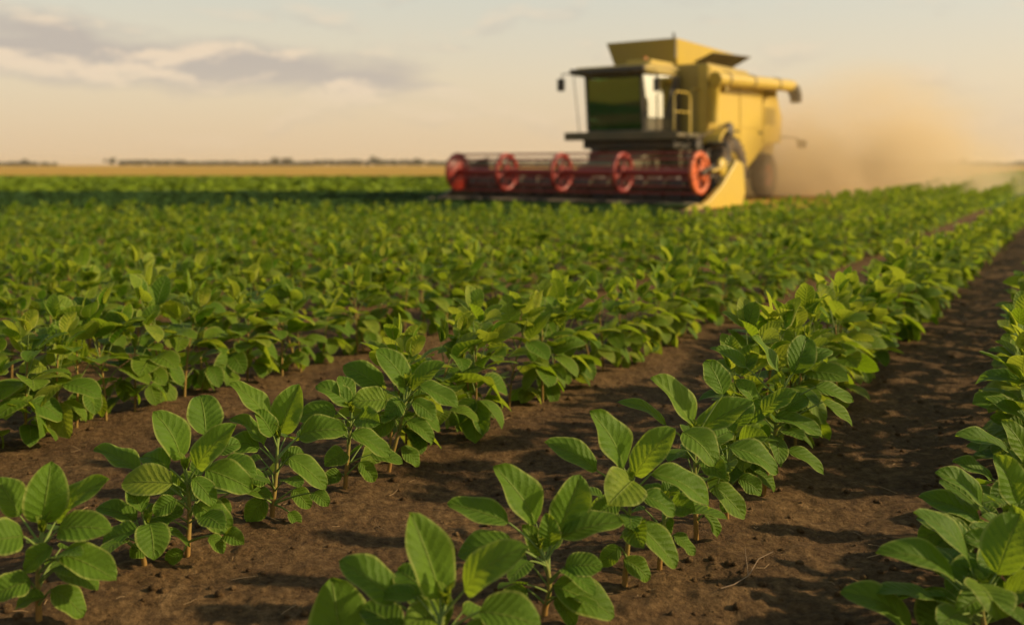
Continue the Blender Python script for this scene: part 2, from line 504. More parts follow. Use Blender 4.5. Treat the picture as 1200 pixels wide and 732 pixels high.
def tree(px, hpx, wpx, label, seed):
    r = np.random.default_rng(seed)
    x = (px-600)/FPX*TD; h = 1.3*hpx*TD/FPX+CAM_H; w = wpx*TD/FPX/2
    t = empty('tree', (x, TD, -0.06))
    tag(t, label, 'tree', 'trees along the horizon')
    m = MB(); m.tube([(0, 0, -0.2), (0.1, 0, h*.35), (0.0, 0.1, h*.7)], [0.35, 0.25, 0.1], 7)
    m.tube([(0.05, 0, h*.3), (w*.5, 0.3, h*.6)], [0.16, 0.06], 6); m.tube([(0.05, 0, h*.35), (-w*.45, -.3, h*.65)], [0.15, 0.06], 6)
    m.build('trunk', MAT['bark'], t)
    crown_mb(r, (0, 0, 0), w, h, 60, 0.55).build('crown', MAT['crown'], t)
tree(131, 6.5, 10, 'lone rounded tree on the horizon left of the long low wood', 1)
tree(28, 4.0, 12, 'low bushy tree on the horizon nearest the left edge', 2)
tree(322, 6.0, 14, 'first of two rounded trees on the horizon left of the longest wood', 3)
tree(338, 5.5, 12, 'second of two rounded trees on the horizon, close right of its taller twin', 4)
tree(440, 6.5, 16, 'widest rounded tree standing above the wood left of the harvester reel', 5)
tree(489, 5.0, 12, 'last tree on the horizon before the left end of the red reel', 6)
tree(1130, 6.0, 9, 'small lone tree on the horizon right of the dust cloud', 7)
def wood():
    r = np.random.default_rng(21); m = MB()
    for a, b, h in ((-60, 60, 2.2), (140, 216, 4.6), (212, 300, 3.2), (296, 350, 2.5), (345, 372, 3.0), (372, 500, 4.4), (505, 690, 3.5), (1010, 1190, 2.0), (1190, 1290, 3)):
        px = a
        while px < b:
            x = (px-600)/FPX*(TD+30); hh = (1.45*h*(0.6+0.5*r.random()))*TD/FPX+CAM_H*.6
            c = crown_mb(r, (x, TD+30+r.normal(0, 5), -0.2), 3.2, hh, 9, 0.8)
            m.v += c.v; m.t += c.t; m.uv += c.uv
            m.f += [tuple(i+m.n for i in q) for q in c.f]; m.sm += c.sm; m.n += c.n
            px += 2.4
    o = m.build('far_woodland', MAT['crown'])
    tag(o, 'long low wood lying as a dark line on the horizon', 'woodland', kind='stuff')
wood()

# ------------------------------------------------------------------ soybean plants
def leaf_into(mb, base, tip, width, normal, fold=0.22, droop=0.10, wave=0.03, nv=10, nu=6, tint=0.5, ph=0.0, belly=0.9):
    base = np.asarray(base, float); tip = np.asarray(tip, float)
    ax = tip-base; L = np.linalg.norm(ax); ax = ax/L
    n = np.asarray(normal, float); n = n-ax*np.dot(n, ax); n = n/np.linalg.norm(n)
    sd_ = np.cross(ax, n)
    v = np.linspace(0, 1, nv+1); u = np.linspace(-1, 1, nu+1)
    # egg-shaped blade: full below the middle, rounded tip
    prof = np.sin(math.pi*np.clip(v, 0, 1)**belly)**0.50
    prof = prof*(1.0-0.12*v)
    prof[0] = 0.03; prof[-1] = 0.02
    V, U = np.meshgrid(v, u, indexing='ij')
    Wd = (width/2)*prof[:, None]
    X = U*Wd
    Z = fold*np.abs(X) - fold*0.4*(X**2)/(width/2+1e-9)
    Z = Z + L*droop*(4*V*(1-V))*1.0 - 0
    Z = Z + wave*width*np.sin(2*math.pi*(1.6*V+ph) + U*0.8)*U**2*np.sign(U+0.3)
    Z = Z + 0.004*width*np.cos(2*math.pi*7.5*(V-0.26*np.abs(U)**.85))*(1-np.abs(U)**3)*(1 if nv > 12 else 0)
    P = base + V[..., None]*L*ax + X[..., None]*sd_ + Z[..., None]*n
    # tip hangs a little
    P = P.reshape(-1, 3)
    uvs = np.stack([(U+1)/2, V], -1).reshape(-1, 2)
    nn = nu+1
    f = [(i*nn+j, (i+1)*nn+j, (i+1)*nn+j+1, i*nn+j+1) for i in range(nv) for j in range(nu)]
    mb.add(P, f, uvs, tint, smooth=True)

def stalk_into(mb, a, b, r0, r1, seg=6, sag=0.25, n=5, tint=0.8):
    a = np.asarray(a); b = np.asarray(b)
    L = np.linalg.norm(b-a)
    hor = np.array((b[0]-a[0], b[1]-a[1], 0))
    mid = (a+b)/2 + np.array((0, 0, sag*L*0.35)) + hor*0.06
    pts = []
    for i in range(n+1):
        t = i/n
        pts.append((1-t)**2*a + 2*t*(1-t)*mid + t*t*b)
    mb.tube(pts, [r0+(r1-r0)*i/n for i in range(n+1)], seg, cap=False, tint=tint)

def proc_plant(r, hgt=0.30, nodes=6, nv=6, nu=4, lsz=0.12, seg=5):
    """returns stem, foliage, shoot builders for a plant standing at the origin"""
    st, fo, sh = MB(), MB(), MB()
    lean = r.normal(0, 0.05, 2)
    H = hgt*0.80
    def sp_(t): return np.array((lean[0]*hgt*t*t*2, lean[1]*hgt*t*t*2, H*t))
    m = 7
    st.tube([sp_(i/m) if i else (0, 0, -0.03) for i in range(m+1)], [0.0052-0.0028*i/m for i in range(m+1)], seg, cap=False, tint=0.25)
    a0 = r.random()*6.28
    for k in range(nodes):
        t = 0.13+0.83*k/(nodes-1)
        a = a0 + math.pi*k + r.normal(0, 0.35)
        top = k/(nodes-1)
        base = sp_(t)
        rad = lsz*(0.36-0.14*top)*(0.7+0.6*r.random())
        up = 0.30*lsz + lsz*0.50*top + r.normal(0, 0.01)
        end = base + np.array((math.cos(a)*rad, math.sin(a)*rad, up))
        stalk_into(st, base, end, 0.0024, 0.0015, 4, n=4, tint=0.75)
        sz = lsz*(0.62+0.42*math.sin(math.pi*min(1, top*0.85+0.15)))*(0.85+0.3*r.random())
        nl = 3 if top > 0.12 else 2
        for j in range(nl):
            if nl == 3: da = (0, 1.15, -1.15)[j]
            else: da = (0.6, -0.6)[j]
            aa = a+da+r.normal(0, 0.22)
            pitch = (2.0*top-0.95) + r.normal(0, 0.33)
            if j == 0: pitch += 0.1
            d = np.array((math.cos(aa)*math.cos(pitch), math.sin(aa)*math.cos(pitch), math.sin(pitch)))
            b2 = end + d*0.008
            ll = sz*(1.0 if j == 0 else 0.85)
            tip = b2 + d*ll
            nrm = np.array((-math.cos(aa)*math.sin(pitch), -math.sin(aa)*math.sin(pitch), math.cos(pitch))) + r.normal(0, 0.32, 3)
            leaf_into(fo, b2, tip, ll*(0.68+0.14*r.random()), nrm, fold=0.15+0.25*r.random(), droop=0.04+0.12*r.random(),
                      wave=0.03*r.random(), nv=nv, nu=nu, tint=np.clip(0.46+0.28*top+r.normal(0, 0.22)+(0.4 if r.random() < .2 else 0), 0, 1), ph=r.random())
    tp = sp_(1.0)
    for j in range(3):
        aa = a0+j*2.1+r.normal(0, 0.3)
        d = np.array((math.cos(aa)*0.45, math.sin(aa)*0.45, 0.9)); d /= np.linalg.norm(d)
        leaf_into(sh, tp, tp+d*lsz*0.42*(0.8+0.5*r.random()), lsz*0.2, (-d[0], -d[1], .4), fold=0.7, nv=max(4, nv-2), nu=4 if nu > 3 else 2, tint=0.85)
    return st, fo, sh

# hand measured plants: base pixel, shoot pixel, leaves (base x,y, tip x,y, width, tint)
HAND = [
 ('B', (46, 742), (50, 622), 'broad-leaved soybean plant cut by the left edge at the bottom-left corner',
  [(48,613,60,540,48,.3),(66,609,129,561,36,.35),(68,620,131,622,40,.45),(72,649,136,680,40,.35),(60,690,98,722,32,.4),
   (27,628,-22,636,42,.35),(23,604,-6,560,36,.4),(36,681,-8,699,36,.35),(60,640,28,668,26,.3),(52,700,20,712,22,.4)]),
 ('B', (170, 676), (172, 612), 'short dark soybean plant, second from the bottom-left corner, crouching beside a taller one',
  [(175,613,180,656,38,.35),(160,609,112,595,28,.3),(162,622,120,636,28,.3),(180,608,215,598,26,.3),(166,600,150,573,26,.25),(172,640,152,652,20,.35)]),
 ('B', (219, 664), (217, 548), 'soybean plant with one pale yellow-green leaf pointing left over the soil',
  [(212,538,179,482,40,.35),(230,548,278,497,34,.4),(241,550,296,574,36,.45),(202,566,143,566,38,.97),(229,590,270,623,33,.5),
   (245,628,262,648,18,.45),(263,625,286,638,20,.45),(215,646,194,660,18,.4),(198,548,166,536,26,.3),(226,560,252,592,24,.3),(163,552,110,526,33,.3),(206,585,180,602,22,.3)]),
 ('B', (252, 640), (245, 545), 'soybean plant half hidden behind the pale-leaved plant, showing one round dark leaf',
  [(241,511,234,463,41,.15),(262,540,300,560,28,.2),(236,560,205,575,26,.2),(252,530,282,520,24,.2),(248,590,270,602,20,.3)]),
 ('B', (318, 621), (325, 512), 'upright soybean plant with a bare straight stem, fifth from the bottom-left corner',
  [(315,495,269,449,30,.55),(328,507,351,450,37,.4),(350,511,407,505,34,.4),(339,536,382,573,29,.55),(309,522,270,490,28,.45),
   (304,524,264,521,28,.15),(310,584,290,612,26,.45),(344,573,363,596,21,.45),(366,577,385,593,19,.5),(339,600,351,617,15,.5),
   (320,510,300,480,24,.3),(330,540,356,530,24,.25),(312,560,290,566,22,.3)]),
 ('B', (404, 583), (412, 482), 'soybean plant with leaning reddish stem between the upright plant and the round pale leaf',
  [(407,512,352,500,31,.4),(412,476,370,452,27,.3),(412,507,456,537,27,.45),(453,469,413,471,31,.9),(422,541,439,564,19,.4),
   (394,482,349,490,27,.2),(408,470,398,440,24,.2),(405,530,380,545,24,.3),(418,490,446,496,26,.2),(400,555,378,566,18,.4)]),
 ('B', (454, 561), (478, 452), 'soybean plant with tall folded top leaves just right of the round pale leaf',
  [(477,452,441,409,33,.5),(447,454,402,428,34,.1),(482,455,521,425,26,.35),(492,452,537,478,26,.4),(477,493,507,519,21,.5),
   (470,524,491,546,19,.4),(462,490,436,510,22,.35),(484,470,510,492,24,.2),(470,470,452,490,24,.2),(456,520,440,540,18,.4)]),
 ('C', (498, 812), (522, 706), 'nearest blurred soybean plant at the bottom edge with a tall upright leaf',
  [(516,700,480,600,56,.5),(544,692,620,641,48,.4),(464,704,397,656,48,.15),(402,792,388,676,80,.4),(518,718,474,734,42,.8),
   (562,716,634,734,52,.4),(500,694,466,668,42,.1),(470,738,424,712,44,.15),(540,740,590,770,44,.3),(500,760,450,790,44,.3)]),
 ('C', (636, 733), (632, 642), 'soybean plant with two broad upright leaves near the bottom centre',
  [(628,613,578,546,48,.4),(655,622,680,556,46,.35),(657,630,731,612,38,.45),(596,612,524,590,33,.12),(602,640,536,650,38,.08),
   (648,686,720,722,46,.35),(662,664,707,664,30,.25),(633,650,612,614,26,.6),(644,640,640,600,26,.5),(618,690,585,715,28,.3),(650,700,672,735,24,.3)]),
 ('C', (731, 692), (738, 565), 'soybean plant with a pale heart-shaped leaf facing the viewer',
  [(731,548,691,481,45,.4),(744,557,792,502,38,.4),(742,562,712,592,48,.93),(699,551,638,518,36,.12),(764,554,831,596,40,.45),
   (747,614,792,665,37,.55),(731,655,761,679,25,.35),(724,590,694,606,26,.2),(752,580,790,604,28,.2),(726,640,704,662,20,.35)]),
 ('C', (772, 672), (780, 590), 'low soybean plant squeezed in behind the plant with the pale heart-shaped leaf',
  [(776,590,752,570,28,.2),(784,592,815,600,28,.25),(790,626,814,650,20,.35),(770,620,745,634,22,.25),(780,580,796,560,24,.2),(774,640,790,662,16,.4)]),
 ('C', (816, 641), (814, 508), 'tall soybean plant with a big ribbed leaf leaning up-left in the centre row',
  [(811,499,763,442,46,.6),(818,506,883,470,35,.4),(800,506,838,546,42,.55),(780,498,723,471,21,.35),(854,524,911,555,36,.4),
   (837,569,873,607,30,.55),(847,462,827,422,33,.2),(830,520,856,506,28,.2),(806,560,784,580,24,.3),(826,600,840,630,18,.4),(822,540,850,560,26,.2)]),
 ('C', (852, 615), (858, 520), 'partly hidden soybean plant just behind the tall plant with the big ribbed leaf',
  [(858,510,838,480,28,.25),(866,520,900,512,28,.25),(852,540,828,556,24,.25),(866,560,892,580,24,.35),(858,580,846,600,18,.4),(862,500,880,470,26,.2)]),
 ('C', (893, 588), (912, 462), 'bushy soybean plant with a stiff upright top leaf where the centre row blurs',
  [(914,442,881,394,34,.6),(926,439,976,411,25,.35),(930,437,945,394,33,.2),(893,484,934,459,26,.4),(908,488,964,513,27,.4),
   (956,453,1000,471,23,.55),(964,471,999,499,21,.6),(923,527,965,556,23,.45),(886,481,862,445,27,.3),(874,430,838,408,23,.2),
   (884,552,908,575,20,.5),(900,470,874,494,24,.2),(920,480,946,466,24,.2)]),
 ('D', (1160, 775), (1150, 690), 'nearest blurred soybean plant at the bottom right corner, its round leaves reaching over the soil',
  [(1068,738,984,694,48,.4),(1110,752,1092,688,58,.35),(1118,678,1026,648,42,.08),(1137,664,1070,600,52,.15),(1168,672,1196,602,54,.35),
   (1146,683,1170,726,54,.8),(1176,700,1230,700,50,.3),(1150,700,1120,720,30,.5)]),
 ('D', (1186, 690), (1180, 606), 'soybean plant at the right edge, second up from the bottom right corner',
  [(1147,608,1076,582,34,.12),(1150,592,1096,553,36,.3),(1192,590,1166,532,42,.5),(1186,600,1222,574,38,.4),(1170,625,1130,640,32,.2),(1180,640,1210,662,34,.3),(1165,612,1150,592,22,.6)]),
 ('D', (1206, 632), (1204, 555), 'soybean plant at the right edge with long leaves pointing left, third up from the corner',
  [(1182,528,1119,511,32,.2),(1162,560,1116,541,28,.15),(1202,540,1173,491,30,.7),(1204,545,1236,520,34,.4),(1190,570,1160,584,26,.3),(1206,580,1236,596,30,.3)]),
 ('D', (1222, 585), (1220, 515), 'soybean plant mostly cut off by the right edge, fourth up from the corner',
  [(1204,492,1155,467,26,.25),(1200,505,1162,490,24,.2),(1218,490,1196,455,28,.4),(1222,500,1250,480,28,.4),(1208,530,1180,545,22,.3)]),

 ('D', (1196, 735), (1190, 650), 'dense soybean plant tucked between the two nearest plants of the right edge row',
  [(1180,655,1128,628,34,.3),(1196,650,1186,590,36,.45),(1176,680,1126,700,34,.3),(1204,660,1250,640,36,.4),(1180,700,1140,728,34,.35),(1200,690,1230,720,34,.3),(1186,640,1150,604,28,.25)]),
]

def hand_plant(idx, row, base, shoot, label, leaves):
    r = np.random.default_rng(100+idx)
    X, Y = ground(*base)
    z0 = float(soil_z(np.array(X), np.array(Y)))
    root = empty('soybean_plant', (X, Y, z0))
    tag(root, label, 'soybean plant', 'soybean plants in the rows')
    O = np.array((X, Y, z0))
    camp = np.array((0, 0, CAM_H))
    top = at_depth(shoot[0], shoot[1], Y+0.01)-O
    st, fo, sh = MB(), MB(), MB()
    bend = r.normal(0, 0.006, 2)
    def sp_(t):
        return np.array((top[0]*t+bend[0]*math.sin(3.1*t), top[1]*t+bend[1]*math.sin(3.1*t), top[2]*t))
    m = 9
    st.tube([sp_(i/m) if i else (0, 0, -0.03) for i in range(m+1)], [0.0068-0.0036*i/m for i in range(m+1)], 10, cap=False,
            tint=np.repeat(np.linspace(0.05, 0.85, m+1), 10))
    scale = Y/FPX
    for (bx, by, tx, ty, w, tint) in leaves:
        bw = at_depth(bx, by, Y)-O; tw = at_depth(tx, ty, Y)-O
        L = np.linalg.norm(tw-bw); Wm = w*scale
        want = 1.48*Wm
        dd = math.sqrt(max(0.0, want**2-L**2)) if L < want else 0.0
        sgn = 1.0 if ty < by-8 else -1.0
        # leaves placed right of / left of the stem start at slightly different depths
        side = r.normal(0, 0.018) + (0.02 if ty < by else -0.025)
        yb = Y+side; yt = yb+sgn*dd*0.85 + r.normal(0, 0.008)
        bw = at_depth(bx, by, yb)-O; tw = at_depth(tx, ty, yt)-O
        tocam = camp-(O+(bw+tw)/2); tocam /= np.linalg.norm(tocam)
        nrm = tocam*0.9 + np.array((0, 0, 0.55)) + r.normal(0, 0.16, 3)
        nrm += np.array(sv)*(0.3 if tint < .75 else 0.9)
        if L > 1.75*Wm: nrm += np.array((0, 0, 0.6))
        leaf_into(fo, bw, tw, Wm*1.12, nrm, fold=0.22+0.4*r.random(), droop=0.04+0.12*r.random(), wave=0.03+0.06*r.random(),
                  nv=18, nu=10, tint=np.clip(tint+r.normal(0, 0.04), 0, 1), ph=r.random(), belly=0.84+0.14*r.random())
        # stalk from the stem
        zt = np.clip((bw[2]-0.035-0.25*np.hypot(bw[0], bw[1]))/top[2], 0.16, 0.96)
        stalk_into(st, sp_(zt), bw, 0.0030, 0.0017, 7, tint=0.8)
    # a few more leaves in the shade of the crown
    for k in range(14 if row == 'D' else 7):
        a = r.random()*6.28
        a = a if k % 3 else math.pi/2+r.normal(0, .6)
        t = 0.25+0.5*r.random()
        b0 = sp_(t); rad = (0.04+0.03*r.random())*(1.5 if row == 'D' else 1)
        e = b0+np.array((math.cos(a)*rad, math.sin(a)*rad, 0.02+0.03*r.random()))
        p = r.normal(-0.15, 0.3); l = (0.065+0.035*r.random())*(1.35 if row == 'D' else 1)
        d = np.array((math.cos(a)*math.cos(p), math.sin(a)*math.cos(p), math.sin(p)))
        stalk_into(st, b0, e, 0.0024, 0.0015, 6, tint=0.8)
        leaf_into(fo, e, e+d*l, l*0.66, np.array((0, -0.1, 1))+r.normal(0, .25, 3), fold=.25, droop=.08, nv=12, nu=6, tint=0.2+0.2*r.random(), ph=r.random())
    tp = sp_(1.0)
    for j in range(5):
        aa = j*1.257+r.normal(0, 0.3); pv = 0.35+0.5*r.random()
        d = np.array((math.cos(aa)*pv, math.sin(aa)*pv, 0.9)); d /= np.linalg.norm(d)
        l = (0.028+0.02*r.random())*(Y/2.6)**0.3
        leaf_into(sh, tp+(0, 0, -.006), tp+d*l, l*0.5, (-d[0], -d[1], .5), fold=0.6, nv=8, nu=6, tint=0.8, wave=.08)
    st.build('stem', MAT['stem'], root)
    fo.build('foliage', MAT['leaf'], root)
    sh.build('shoot_tip', MAT['leaf'], root)
    return X, Y

hand_pos = []
for i, (row, base, shoot, label, leaves) in enumerate(HAND):
    hand_pos.append((row, *hand_plant(i, row, base, shoot, label, leaves)))

# prototypes for the rest of the rows
NP_ = 12
protos, lowdata = [], []
for i in range(NP_):
    r = np.random.default_rng(500+i)
    hh = 0.32+0.05*r.random(); nd = 8+int(r.random()*3)
    st, fo, sh = proc_plant(r, hh, nd, nv=8, nu=4, lsz=0.128)
    ms = []
    for nm, m, mt in (('stem', st, 'stem'), ('foliage', fo, 'leaf'), ('shoot_tip', sh, 'leaf')):
        me = m.mesh('soybean_'+nm); me.materials.append(MAT[mt]); ms.append(me)
    protos.append(ms)
    r = np.random.default_rng(500+i)
    st2, fo2, sh2 = proc_plant(r, hh, nd, nv=3, nu=2, lsz=0.134, seg=3)
    lowdata.append((st2.arrays(), fo2.arrays(), sh2.arrays()))

# row positions
rows = [(2.2, 'far right', 0), (1.0, 'right', 0), (-0.17, 'D', 0), (-1.05, 'C', 0), (-2.3, 'B', 0), (-3.75, 'A', 0)]
rows += [(-3.75-1.2*i, 'L%d' % i, i) for i in range(1, 20)]
start = {'B': 3.03, 'C': 2.86, 'D': 2.90}
before = {'B': 1.6, 'C': 0.95, 'D': 0.95}
r = np.random.default_rng(77)
cand = []
for k, nm, li in rows:
    y = 0.9
    longrow = k > -5.2
    if longrow: yend = 150
    else:
        yend = 14.9
    while y < yend:
        st_ = 0.112 if y < 8 else 0.14 if y < 14 else (0.2 if y < 30 else (0.4 if y < 60 else 0.8))
        y += st_*(0.75+0.5*r.random())
        x = rowx(k, y)+r.normal(0, 0.03)
        if not longrow:
            # edge of the crop bows towards the viewer beside the header
            ye = 14.7 - 1.6*math.exp(-((x-2.6)/1.8)**2)
            if y > ye: continue
        if nm in start and y < start[nm]:
            if y > before[nm]: continue
        if x < -y*0.8-1.5 or x > y*0.8+1.8: continue
        cand.append((k, nm, x, y))
def inframe(x, y):
    px = 600+FPX*x/y
    return -30 < px < 1235 and FPX*(CAM_H-0.3)/y+HORIZ < 745 and y > 1.6
vis = sorted([c for c in cand if inframe(c[2], c[3])], key=lambda c: c[3])[:300-len(HAND)]
visset = set(id(c) for c in vis)
ORD = ['first', 'second', 'third', 'fourth', 'fifth', 'sixth', 'seventh', 'eighth', 'ninth', 'tenth', 'eleventh', 'twelfth',
       'thirteenth', 'fourteenth', 'fifteenth', 'sixteenth', 'seventeenth', 'eighteenth', 'nineteenth', 'twentieth']
def ordw(i):
    if i < 20: return ORD[i]
    tens = ['twenty', 'thirty', 'forty', 'fifty', 'sixty', 'seventy'][(i+1)//10-2]
    return tens[:-1]+'ieth' if (i+1) % 10 == 0 else tens+'-'+ORD[i % 10]
cnt = {}
SC = 1.0
for c in vis:
    k, nm, x, y = c
    i = cnt.get(nm, 0); cnt[nm] = i+1
    o_ = ordw(i)
    if nm == 'B': lab = 'soybean plant, %s beyond the tall folded leaves in the bottom-left corner row' % o_
    elif nm == 'C': lab = 'soybean plant, %s beyond the stiff upright leaf in the centre row' % o_
    elif nm == 'D': lab = 'soybean plant, %s beyond the five front plants of the right edge row' % o_
    elif nm == 'A': lab = 'soybean plant, %s from the left edge in the row behind the left soil strip' % o_
    elif nm.startswith('L'): lab = 'blurred soybean plant, %s from the left in %s row behind left soil strip' % (o_, ORD[int(nm[1:])])
    else: lab = 'soybean plant, %s in the row beyond the right edge row' % o_
    rt = empty('soybean_plant', (x, y, float(soil_z(np.array(x), np.array(y)))), r.random()*6.28)
    s = (0.86+0.3*r.random())*(1.0 if y < 6 else 0.9)
    rt.scale = (s, s, s*(0.93+0.14*r.random()))
    rt.rotation_euler = (r.normal(0, 0.06), r.normal(0, 0.06), r.random()*6.28)
    tag(rt, lab, 'soybean plant', 'soybean plants in the rows')
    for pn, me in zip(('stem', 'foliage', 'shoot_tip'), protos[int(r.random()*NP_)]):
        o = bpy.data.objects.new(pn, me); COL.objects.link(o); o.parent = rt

def merged(lst, name, label):
    V, F, U, T, Smo, MI = [], [], [], [], [], []
    n = 0
    for (k, nm, x, y) in lst:
        pr = lowdata[int(r.random()*NP_)]
        a = r.random()*6.28; s = (0.86+0.26*r.random())*(0.9 if y < 30 else 1.0)
        if y > 30: s *= 1.12
        ca, sa = math.cos(a)*s, math.sin(a)*s
        Rm = np.array(((ca, sa, 0), (-sa, ca, 0), (0, 0, s)))
        z = 0.0 if y > 20.5 else float(soil_z(np.array(x), np.array(y)))
        for pi, (v, f, uv, t, sm) in enumerate(pr):
            if y > 14 and pi != 1: continue
            V.append(v @ Rm + np.array((x, y, z))); U.append(uv); T.append(t)
            F.append(np.array(f)+n if all(len(q) == 4 for q in f) else None)
            MI.append(np.full(len(f), 0 if pi == 0 else 1))
            n += len(v)
    F = np.concatenate(F)
    me = make_mesh(name, np.concatenate(V), [tuple(q) for q in F.tolist()], np.concatenate(U), np.concatenate(T), True)
    me.materials.append(MAT['stem']); me.materials.append(MAT['leaf'])
    me.polygons.foreach_set('material_index', np.concatenate(MI).astype(np.int32))
    o = bpy.data.objects.new(name, me); COL.objects.link(o)
    tag(o, label, 'crop', kind='stuff')
merged([c for c in cand if id(c) not in visset], 'soybean_crop', 'blurred mass of soybean plants filling the rows up to the harvester')
print('plants', len(cand), 'vis', len(vis), 'last depth', vis[-1][3])

# clods and crumbs on the soil, and the dry twig
def clods():
    r = np.random.default_rng(9); m = MB()
    ico = []
    for i in range(4):
        v = []; 
        for a in range(5):
            for b in range(8):
                th = math.pi*(a+0.5)/5; p = 2*math.pi*b/8
                q = np.array((math.sin(th)*math.cos(p), math.sin(th)*math.sin(p), math.cos(th)*0.7))
                v.append(q*(0.75+0.5*r.random()))
        f = [(a*8+b, (a+1)*8+b, (a+1)*8+(b+1) % 8, a*8+(b+1) % 8) for a in range(4) for b in range(8)] + [tuple(range(8)), tuple(range(39, 31, -1))]
        ico.append((np.array(v), f))
    for i in range(5200):
        y = 1.5+5.5*r.random()**1.4; x = y*(-0.62+1.3*r.random())
        s = 0.0022+0.010*r.random()**4.5
        v, f = ico[i % 4]
        z = float(soil_z(np.array(x), np.array(y)))
        m.add(v*s*(1, 0.7+0.6*r.random(), 1)+np.array((x, y, z+s*.2)), f, smooth=True)
    o = m.build('soil_clods', MAT['soil'])
    tag(o, 'loose brown clods and crumbs scattered over the soil', 'soil clods', kind='stuff')
clods()
def straw():
    r = np.random.default_rng(19); m = MB()
    for i in range(420):
        y = 1.5+6*r.random()**1.3; x = y*(-0.6+1.25*r.random()); a = r.random()*6.28; l = 0.008+0.035*r.random()**3
        p = []
        for q in (-1, 0.1, 1):
            xx = x+q*l*math.cos(a); yy = y+q*l*math.sin(a)+r.normal(0, l*.12)
            p.append((xx, yy, float(soil_z(np.array(xx), np.array(yy)))+0.002+0.003*r.random()))
        m.tube(p, [.0006+.0006*r.random()]*3, 4, tint=r.random())
    tag(m.build('straw_bits', MAT['straw']), 'dry straw bits and dead leaf stalks strewn over the soil', 'straw', kind='stuff')
MAT['straw'] = paint('straw', (0.34, 0.22, 0.10), 0.8, amount=0.3, scale=9)
straw()
MAT['twig'] = paint('dry_twig', (0.22, 0.15, 0.085), 0.8, amount=0.2, scale=20)
x, y = ground(874, 686)
t = empty('dry_twig', (x, y, float(soil_z(np.array(x), np.array(y)))))
tag(t, 'thin forked dry twig lying on the bare soil right of the centre row', 'twig')
O = np.array((x, y, 0)); z = t.location.z
def gp(px, py, up=0.006):
    a, b = ground(px, py); return (a-x, b-y, up+float(soil_z(np.array(a), np.array(b)))-z)
m = MB(); m.tube([gp(845, 702), gp(860, 693), gp(877, 685, .012), gp(889, 669, .016), gp(906, 653)], [.0008, .0011, .0012, .001, .0006], 6)
m.build('main_shoot', MAT['twig'], t)
m = MB(); m.tube([gp(877, 685, .012), gp(875, 674, .018), gp(873, 662, .026)], [.001, .0008, .0005], 6)
m.build('side_shoot', MAT['twig'], t)
# ------------------------------------------------------------------ combine harvester
# local frame: x along the header towards the viewer's right, y towards the tail, z up
A_ = R(-36)
OFF = (3.5, -4.0, 0)
ca, sa = math.cos(A_), math.sin(A_)
rx_, ry_ = 4.37+(-3.5*ca-4.0*sa), 22.2+(-3.5*sa+4.0*ca)
H = empty('combine_harvester', (rx_, ry_, -0.04), A_)
tag(H, 'old yellow combine harvester with a wide red reel beside the green rows', 'combine harvester')
def P(mb, name, mat, par=None, bev=0.012):
    o = mb.build(name, MAT[mat], par or H, bev, OFF)
    return o
def B(name, mat, a, b, par=None, bev=0.015):
    m = MB(); m.box(a, b); return P(m, name, mat, par, bev)

# chassis and threshing body
m = MB()
m.prism([(3.2, .75), (4.2, .55), (7.0, .6), (8.6, 1.0), (8.8, 1.7), (3.2, 1.75)], 0, -4.75, -2.3)
P(m, 'chassis', 'olive_shaded')
m = MB(); m.box((-4.98, 4.0, .78), (-2.02, 4.22, .98)); m.box((-4.6, 3.4, 1.2), (-4.35, 4.4, 1.75)); m.box((-2.65, 3.4, 1.2), (-2.4, 4.4, 1.75))
P(m, 'front_axle', 'dark')
# side panels: folded sheet with V-shaped lower edge
def side(x0, x1, name):
    m = MB()
    poly = [(4.24, 1.72), (4.55, 1.70), (5.75, .86), (6.55, .80), (7.2, 1.10), (8.2, 1.62), (9.42, 1.66), (9.48, 2.5), (9.10, 3.06), (8.0, 3.50), (4.24, 3.66)]
    m.prism(poly, 0, x0, x1)
    o = P(m, name, 'yellow', None, .03)
    f = MB(); s = 1 if x1 > -3 else -1
    xs = x1 if s > 0 else x0
    X0, X1 = (xs, xs+.02*s) if s > 0 else (xs-.02, xs)
    f.box((X0, 4.42, 1.62), (X1, 4.46, 3.55)); f.box((X0, 6.2, 1.0), (X1, 6.23, 3.1)); f.box((X0, 7.9, 1.6), (X1, 7.93, 3.1))
    f.box((X0, 4.5, 2.96), (X1, 9.1, 3.0)); f.box((X0, 4.5, 2.05), (X1, 9.4, 2.075))
    P(f, 'panel_rib', 'yellow', o, .004)
    h = MB(); h.box((X0+.005*s, 5.9, 1.9), (X1+.03*s, 6.05, 1.96)); h.box((X0+.005*s, 7.6, 1.9), (X1+.03*s, 7.75, 1.96)); P(h, 'latch', 'dark', o, .004)
    v = MB()
    for i in range(9): v.box((X0+.002*s, 8.1, 2.2+i*.06), (X1+.012*s, 8.9, 2.225+i*.06))
    P(v, 'vent', 'yellow_shaded', o, .003)
    return o
side(-2.02, -1.9, 'side_panel'); side(-5.1, -4.98, 'side_panel')
m = MB(); m.box((-4.98, 4.24, 1.76), (-2.02, 4.34, 3.70)); P(m, 'front_bulkhead', 'yellow_shaded')
B('corner_post', 'yellow', (-2.22, 4.17, 1.7), (-1.93, 4.236, 3.68)); B('corner_post', 'yellow', (-5.07, 4.17, 1.7), (-4.8, 4.236, 3.68))
m = MB(); m.box((-4.975, 4.345, 1.76), (-2.025, 8.9, 2.95)); P(m, 'threshing_body', 'yellow_shaded')
m = MB(); m.prism([(4.36, 2.96), (8.0, 2.96), (9.0, 2.96), (9.0, 3.02), (7.95, 3.46), (7.0, 3.72), (4.36, 3.74)], 0, -4.96, -2.04); P(m, 'grain_tank', 'yellow_shaded')
